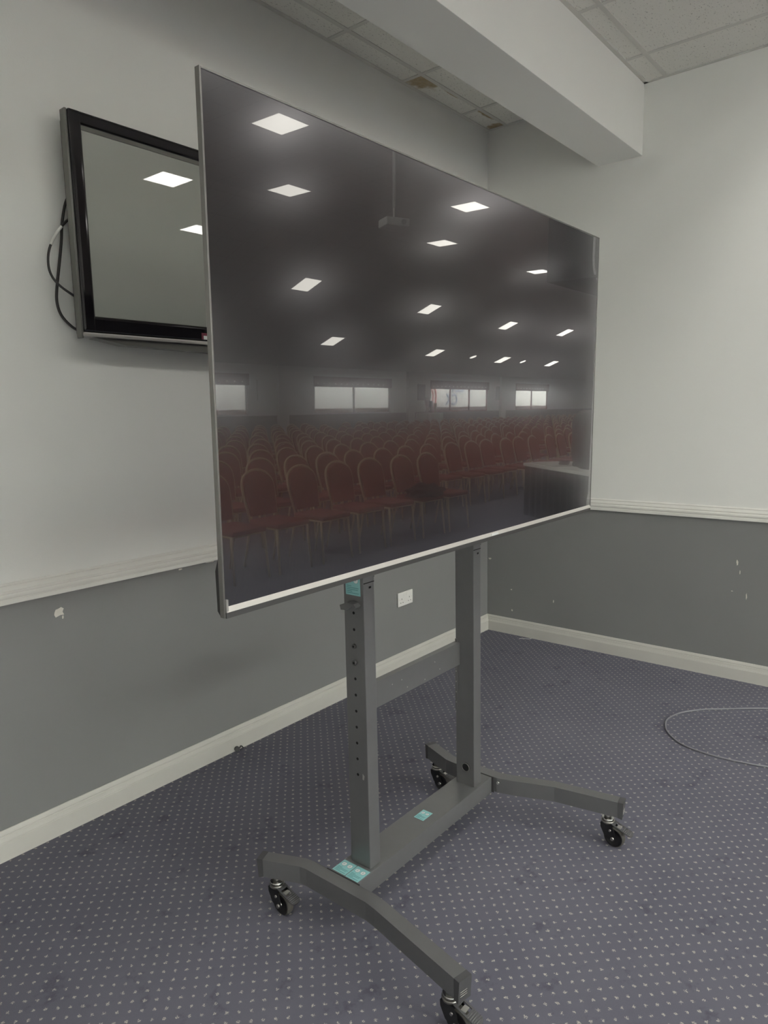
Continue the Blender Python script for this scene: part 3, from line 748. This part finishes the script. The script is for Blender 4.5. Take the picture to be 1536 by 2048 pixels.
# ------------------------------------------------------------------ hall: chairs
def arch(w_, z0, z1, n=14):
    """outline of the banquet back: straight sides, rounded shoulders, slightly pointed crown"""
    P = [(-w_*.86, z0), (-w_, z0+(z1-z0)*.55)]
    for i in range(n+1):
        t = math.pi*(1-i/n); x = w_*math.cos(t); z = z1-(z1-z0)*.34+(z1-z0)*.34*(abs(math.sin(t))**.8)
        P.append((x, z))
    P += [(w_, z0+(z1-z0)*.55), (w_*.86, z0)]
    return P
def back_y(z): return -.20-(z-.45)*.24
def chair_meshes():
    out = {}
    bm = bmesh.new(); bbox(bm, -.205, .205, -.20, .225, .425, .475, .022, 3)
    for v in bm.verts:
        if v.co.y < 0: v.co.x *= .93
    out['seat'] = (bm, MAT['red_fabric'])
    bm = bmesh.new(); pl_ = arch(.185, .50, .905)
    A = [bm.verts.new((x, back_y(z)+.030, z)) for x, z in pl_]; B = [bm.verts.new((x, back_y(z)-.012, z)) for x, z in pl_]
    n = len(pl_)
    for i in range(n): bm.faces.new((A[i], A[(i+1)%n], B[(i+1)%n], B[i]))
    bm.faces.new(A[::-1]); bm.faces.new(B); out['backrest'] = (bm, MAT['red_fabric'])
    bm = bmesh.new(); tube(bm, [(x, back_y(z)+.004, z) for x, z in arch(.20, .43, .93)], .0125, 6); out['back_frame'] = (bm, MAT['gold'])
    bm = bmesh.new(); tube(bm, [(-.195, .19, .418), (.195, .19, .418), (.185, -.185, .418), (-.185, -.185, .418)], .011, 6, closed=True); out['seat_frame'] = (bm, MAT['gold'])
    for k, (a, b_) in enumerate((((-.195, .19, .42), (-.21, .235, .0)), ((.195, .19, .42), (.21, .235, .0)), ((-.18, -.19, .43), (-.19, -.28, .0)), ((.18, -.19, .43), (.19, -.28, .0)))):
        bm = bmesh.new(); cyl(bm, a, b_, .0125, .010, 6); out['leg%d' % k] = (bm, MAT['gold'])
    return out
parts = {}
whole = bmesh.new()
CM = chair_meshes()
for k, (bm, m) in CM.items():
    mi = 0 if m is MAT['red_fabric'] else 1
    me = bpy.data.meshes.new('leg' if k.startswith('leg') else k)
    bmesh.ops.recalc_face_normals(bm, faces=bm.faces); bm.to_mesh(me); me.materials.append(m); bm.free(); parts[k] = me
    s0 = len(whole.faces); whole.from_mesh(me); whole.faces.ensure_lookup_table()
    for f in whole.faces[s0:]: f.material_index = mi
wme = bpy.data.meshes.new('banquet_chair'); whole.to_mesh(wme); whole.free(); wme.materials.append(MAT['red_fabric']); wme.materials.append(MAT['gold'])
rc = random.Random(3); NCH = 0
for r in range(10):
    y = -5.25-.98*r; ay = -y-.2
    xa, xb = -4.3+ay*.772-.6, -4.3+ay*2.29+.3
    x = .22+.56*math.floor((xa-.22)/.56)+(.28 if r % 2 else 0)
    while x < xb:
        x += .56
        if r == 0 and x > 3.45: continue
        if 9.6 < x < 10.6: continue
        px, py, rz = x+rc.uniform(-.03, .03), y+rc.uniform(-.04, .04), rc.uniform(-.06, .06)
        lab = 'red upholstered banquet chair with gold frame in the %s row of the hall' % ('front' if r == 0 else 'second' if r == 1 else 'third') if r < 3 else 'red upholstered banquet chair with gold frame in the rear rows of the hall'
        gr = 'banquet chairs, %s' % ('front row' if r == 0 else 'second row' if r == 1 else 'third row' if r == 2 else 'rear rows')
        NCH += 1
        if r < 3:
            o = empty('banquet_chair', (px, py, 0), lab, 'chair', gr); o.rotation_euler = (0, 0, rz)
            for k, me in parts.items(): share('leg' if k.startswith('leg') else k, me, o)
        else:
            o = share('banquet_chair', wme, None, (px, py, 0), (0, 0, rz)); tag(o, lab, 'chair', gr)
# dark jacket left on a front-row seat
bm = bmesh.new()
import mathutils
bmesh.ops.create_icosphere(bm, subdivisions=4, radius=1)
for v in bm.verts:
    n_ = mathutils.noise.noise(v.co*2.3)*.35+mathutils.noise.noise(v.co*6)*.12
    v.co = Vector((v.co.x*.27*(1+n_), v.co.y*.19*(1+n_), max(-.02, v.co.z*.11*(1+n_))))
o = mesh_obj('jacket', bm, MAT['black_cloth'], smooth=True); o.location = (2.46, -5.15, .50); tag(o, 'crumpled black jacket heaped on a front row chair seat', 'jacket')

# ------------------------------------------------------------------ hall: presenter's table and its things
TA = math.atan2(.87, -.5); TCt = Vector((4.34, -3.95, 0))
tb = empty('folding_table', TCt, 'long table with a white top and a black cloth skirt facing the screen', 'table'); tb.rotation_euler = (0, 0, TA)
bm = bmesh.new(); bbox(bm, -.91, .91, -.38, .38, .70, .742, .006); mesh_obj('tabletop', bm, MAT['table_white'], tb)
bm = bmesh.new(); P = []
for i in range(61):
    x = -.89+1.78*i/60; P.append((x, .355+.012*math.sin(i*1.3)))
for i in range(60):
    a, b_ = P[i], P[i+1]; bm.faces.new([bm.verts.new(v) for v in ((a[0], a[1], .02), (b_[0], b_[1], .02), (b_[0], b_[1], .70), (a[0], a[1], .70))])
bmesh.ops.remove_doubles(bm, verts=bm.verts, dist=1e-5)
bmesh.ops.solidify(bm, geom=bm.faces[:], thickness=.006); mesh_obj('cloth_skirt', bm, MAT['black_cloth'], tb)
for sx in (-.8, .8):
    for sy in (-.3, .3):
        bm = bmesh.new(); cyl(bm, (sx, sy, 0), (sx, sy, .70), .016, n=10); mesh_obj('leg', bm, MAT['steel'], tb)
R2 = Matrix.Rotation(TA, 4, 'Z')
def on_table(u, v, z=.7425): return tuple(TCt+R2@Vector((u, v, z)))
def put(o, u, v, rz=0, z=.7425): o.location = on_table(u, v, z); o.rotation_euler = (0, 0, TA+rz); return o
bm = bmesh.new(); bbox(bm, -.30, .30, -.20, .20, 0, .012, .003); put(tag(mesh_obj('drawing_board', bm, MAT['proj']), 'thin pale grey board lying flat on the white table', 'board'), -.54, .12, .1)
bm = bmesh.new(); cyl(bm, (-.21, 0, .035), (.21, 0, .035), .035, n=20); put(tag(mesh_obj('paper_roll', bm, MAT['paper']), 'roll of white paper lying across the back of the table', 'paper'), -.30, -.22, .2)
bm = bmesh.new()
for q in range(5): tube(bm, [(.065*math.cos(t*math.pi/9)+.006*q, .06*math.sin(t*math.pi/9), .007+.009*q) for t in range(18)], .0065, 6, closed=True)
put(tag(mesh_obj('cable_coil', bm, MAT['cable_black']), 'coil of black cable on the pale board on the table', 'cable'), -.36, .1, 0, .755)
k_ = empty('headset', on_table(-.10, .06), 'small black headset standing on the white table beside the cable coil', 'headset'); k_.rotation_euler = (0, 0, TA)
bm = bmesh.new(); tube(bm, [(.07*math.cos(t*math.pi/12), 0, .045+.09*math.sin(t*math.pi/12)) for t in range(13)], .008, 6); mesh_obj('headband', bm, MAT['black_plastic'], k_)
for s in (-1, 1):
    bm = bmesh.new(); cyl(bm, (s*.06, 0, .034), (s*.085, 0, .034), .034, n=16); mesh_obj('ear_cup', bm, MAT['black_plastic'], k_)
bm = bmesh.new(); bmesh.ops.create_icosphere(bm, subdivisions=4, radius=1)
for v in bm.verts:
    c0 = v.co.copy(); sq = Vector((math.copysign(abs(c0.x)**.55, c0.x), math.copysign(abs(c0.y)**.55, c0.y), math.copysign(abs(c0.z)**.6, c0.z)))
    n_ = mathutils.noise.noise(c0*2)*.10
    v.co = Vector((sq.x*.20*(1+n_), sq.y*.19*(1+n_), max(0, .37+sq.z*.37)))
put(tag(mesh_obj('draped_box', bm, MAT['black_cloth'], smooth=True), 'tall box under a black cloth standing on the white table', 'box'), .20, .12)

# ------------------------------------------------------------------ hall: projector on a pole, black hung cabinet
pj = empty('projector', (1.67, -5.0, HH), 'pale grey projector hanging on a pole from the hall ceiling', 'projector')
bm = bmesh.new(); cyl(bm, (0, 0, -1.95), (0, 0, -.01), .018, .022, 14); mesh_obj('pole', bm, MAT['proj'], pj)
bm = bmesh.new(); cyl(bm, (0, 0, -.03), (0, 0, 0), .07, .09, 18); mesh_obj('ceiling_plate', bm, MAT['proj'], pj)
bm = bmesh.new(); cyl(bm, (0, 0, -2.06), (0, 0, -1.95), .011, n=12); mesh_obj('neck', bm, MAT['proj'], pj)
bm = bmesh.new(); bbox(bm, -.13, .13, -.105, .105, -2.14, -2.06, .010, 3); o = mesh_obj('projector_body', bm, MAT['proj'], pj); o.rotation_euler = (0, 0, .45)
bm = bmesh.new(); cyl(bm, (.06, .105, -2.10), (.06, .12, -2.10), .026, n=18); lz = mesh_obj('lens', bm, MAT['piano'], o)
cb = empty('hung_cabinet', (2.62, -3.15, 2.70), 'large black cabinet hung from the hall ceiling on rods', 'cabinet')
bm = bmesh.new(); bbox(bm, -.60, .60, -.28, .28, 0, 1.15, .012); mesh_obj('body', bm, MAT['black_cloth'], cb)
for sx in (-.5, .5):
    bm = bmesh.new(); cyl(bm, (sx, 0, 1.15), (sx, 0, HH-2.70), .012, n=10); mesh_obj('hanging_rod', bm, MAT['steel'], cb)
bm = bmesh.new(); tube(bm, smooth_path([(-.615, .2, 2.7), (-.62, .2, 1.0), (-.625, .2, .55), (-.65, .2, .25), (-.62, .2, .06), (-.5, .2, -.03)], 6), .011, 7); mesh_obj('pale_cable', bm, MAT['frame_white'], cb)
# ------------------------------------------------------------------ hall: far wall dressing and what stands outside
for k, (a, b_) in enumerate(WN):
    v = empty('window_pelmet', ((a+b_)/2, YF+.05, 2.03), 'burgundy pelmet with small fairy bulbs across the top of a hall window', 'pelmet', 'pelmets over the far windows')
    hw_ = (b_-a)/2+.05
    bm = bmesh.new(); bbox(bm, -hw_, hw_, -.045, -.005, 0, .36, .006); mesh_obj('board', bm, MAT['burgundy'], v)
    if k >= 1:
        nb = int((b_-a)/.30); bm = bmesh.new()
        for q in range(nb): bbox(bm, -hw_+.15+q*.30, -hw_+.18+q*.30, -.004, .010, .10, .13)
        s_ = mesh_obj('fairy_bulbs', bm, MAT['fairy'], v); s_['kind'] = 'stuff'
# side table with trophies and vases by the second bay
st2 = empty('cloth_table', (19.35, -17.3, 0), 'small table under a floor-length pale cloth by the window wall', 'table')
bm = bmesh.new(); V = []
for i in range(48):
    t = 2*math.pi*i/48; k = 1+.05*math.sin(t*9); V.append((.62*k*math.copysign(abs(math.cos(t))**.5, math.cos(t)), .36*k*math.copysign(abs(math.sin(t))**.5, math.sin(t))))
A = [bm.verts.new((x*1.05, y*1.05, .005)) for x, y in V]; B = [bm.verts.new((x*.97, y*.97, 1.02)) for x, y in V]; C_ = [bm.verts.new((x*.93, y*.93, 1.05)) for x, y in V]
for i in range(48):
    j = (i+1) % 48; bm.faces.new((A[i], A[j], B[j], B[i])); bm.faces.new((B[i], B[j], C_[j], C_[i]))
bm.faces.new(C_); bm.faces.new(A[::-1]); mesh_obj('cloth', bm, MAT['table_white'], st2, smooth=False)
def vase(x, y, h, r, mat, label):
    bm = bmesh.new(); prof = [(r*.6, 0), (r*.9, h*.08), (r*.35, h*.25), (r*.8, h*.6), (r, h*.85), (r*.85, h)]; n = 14; rg = []
    for rr, z in prof: rg.append([bm.verts.new((rr*math.cos(2*math.pi*i/n), rr*math.sin(2*math.pi*i/n), z)) for i in range(n)])
    for a, b_ in zip(rg, rg[1:]):
        for i in range(n): bm.faces.new((a[i], a[(i+1)%n], b_[(i+1)%n], b_[i])).smooth = True
    bm.faces.new(rg[0][::-1]); bm.faces.new(rg[-1]); o = mesh_obj('trophy', bm, mat); o.location = (x, y, 1.052); tag(o, label, 'trophy')
vase(19.1, -17.25, .62, .11, MAT['chrome'], 'tall silver trophy cup on the pale cloth table')
vase(19.5, -17.35, .48, .10, MAT['dark_picture'], 'squat dark vase on the pale cloth table')
vase(19.75, -17.3, .40, .07, MAT['gold'], 'slim gold trophy on the pale cloth table')
for x, lab in ((11.1, 'faint framed notice between the first two hall windows'), (19.7, 'dark framed picture above the pale cloth table'), (26.0, 'narrow framed picture beside the hall pilaster')):
    o = empty('framed_picture', (x, YF+.002, 1.55), lab, 'picture')
    bm = bmesh.new(); bbox(bm, -.26, .26, 0, .02, 0, .66); mesh_obj('frame', bm, MAT['steel'] if x > 12 else MAT['wall_white'], o)
    bm = bmesh.new(); bbox(bm, -.22, .22, .0205, .023, .04, .62); mesh_obj('print', bm, MAT['dark_picture'] if x > 12 else MAT['paper'], o)
# outside: paving, white rendered block with lettering and a round emblem, low red wall
tag(box('outside_ground', -70, 70, -60, 30, -.30, -.11, MAT['ext_ground']), 'grey paved ground outside the building', 'ground', kind='structure')
bl = tag(box('white_block', -12, 60, -27, -25, -.11, 4.6, MAT['ext_white']), 'long white rendered building seen through the hall windows', 'building')
tag(box('brick_wall', -12, 60, -20.2, -20, -.11, 1.22, MAT['brick_red']), 'low red brick wall outside the hall windows', 'wall')
tag(box('added_shade_canopy', -12, 60, -23.2, -18.12, 3.0, 3.1, MAT['burgundy']), 'burgundy canopy added outside the hall to shade the white building', 'canopy')  # unseen canopy, added to cut the skylight on the white block
def text(body, x, z, size, mat):
    cu = bpy.data.curves.new('lettering', 'FONT'); cu.body = body; cu.size = size; cu.extrude = .02; cu.align_x = 'LEFT'
    to = bpy.data.objects.new('lettering_curve', cu); COL.objects.link(to)
    bpy.context.view_layer.update()
    me = bpy.data.meshes.new_from_object(to.evaluated_get(bpy.context.evaluated_depsgraph_get()))
    bpy.data.objects.remove(to); me.materials.clear(); me.materials.append(mat)
    o = share('lettering', me, bl, Vector((x, -24.97, z))-bl.location, (math.pi/2, 0, math.pi)); return o
text('LET', 33.6, 2.05, .95, MAT['sign_blue']); text('CK', 32.9, 1.25, .95, MAT['sign_blue'])
for r_, w_ in ((1.0, .10), (.70, .09), (.42, .08)):
    bm = bmesh.new(); tube(bm, [(29.6+r_*math.cos(t*math.pi/20), -24.98, 1.75+r_*math.sin(t*math.pi/20)) for t in range(40)], w_/2, 6, closed=True)
    bmesh.ops.translate(bm, verts=bm.verts, vec=-bl.location); mesh_obj('round_emblem', bm, MAT['sign_red'], bl)
print('chairs', NCH)
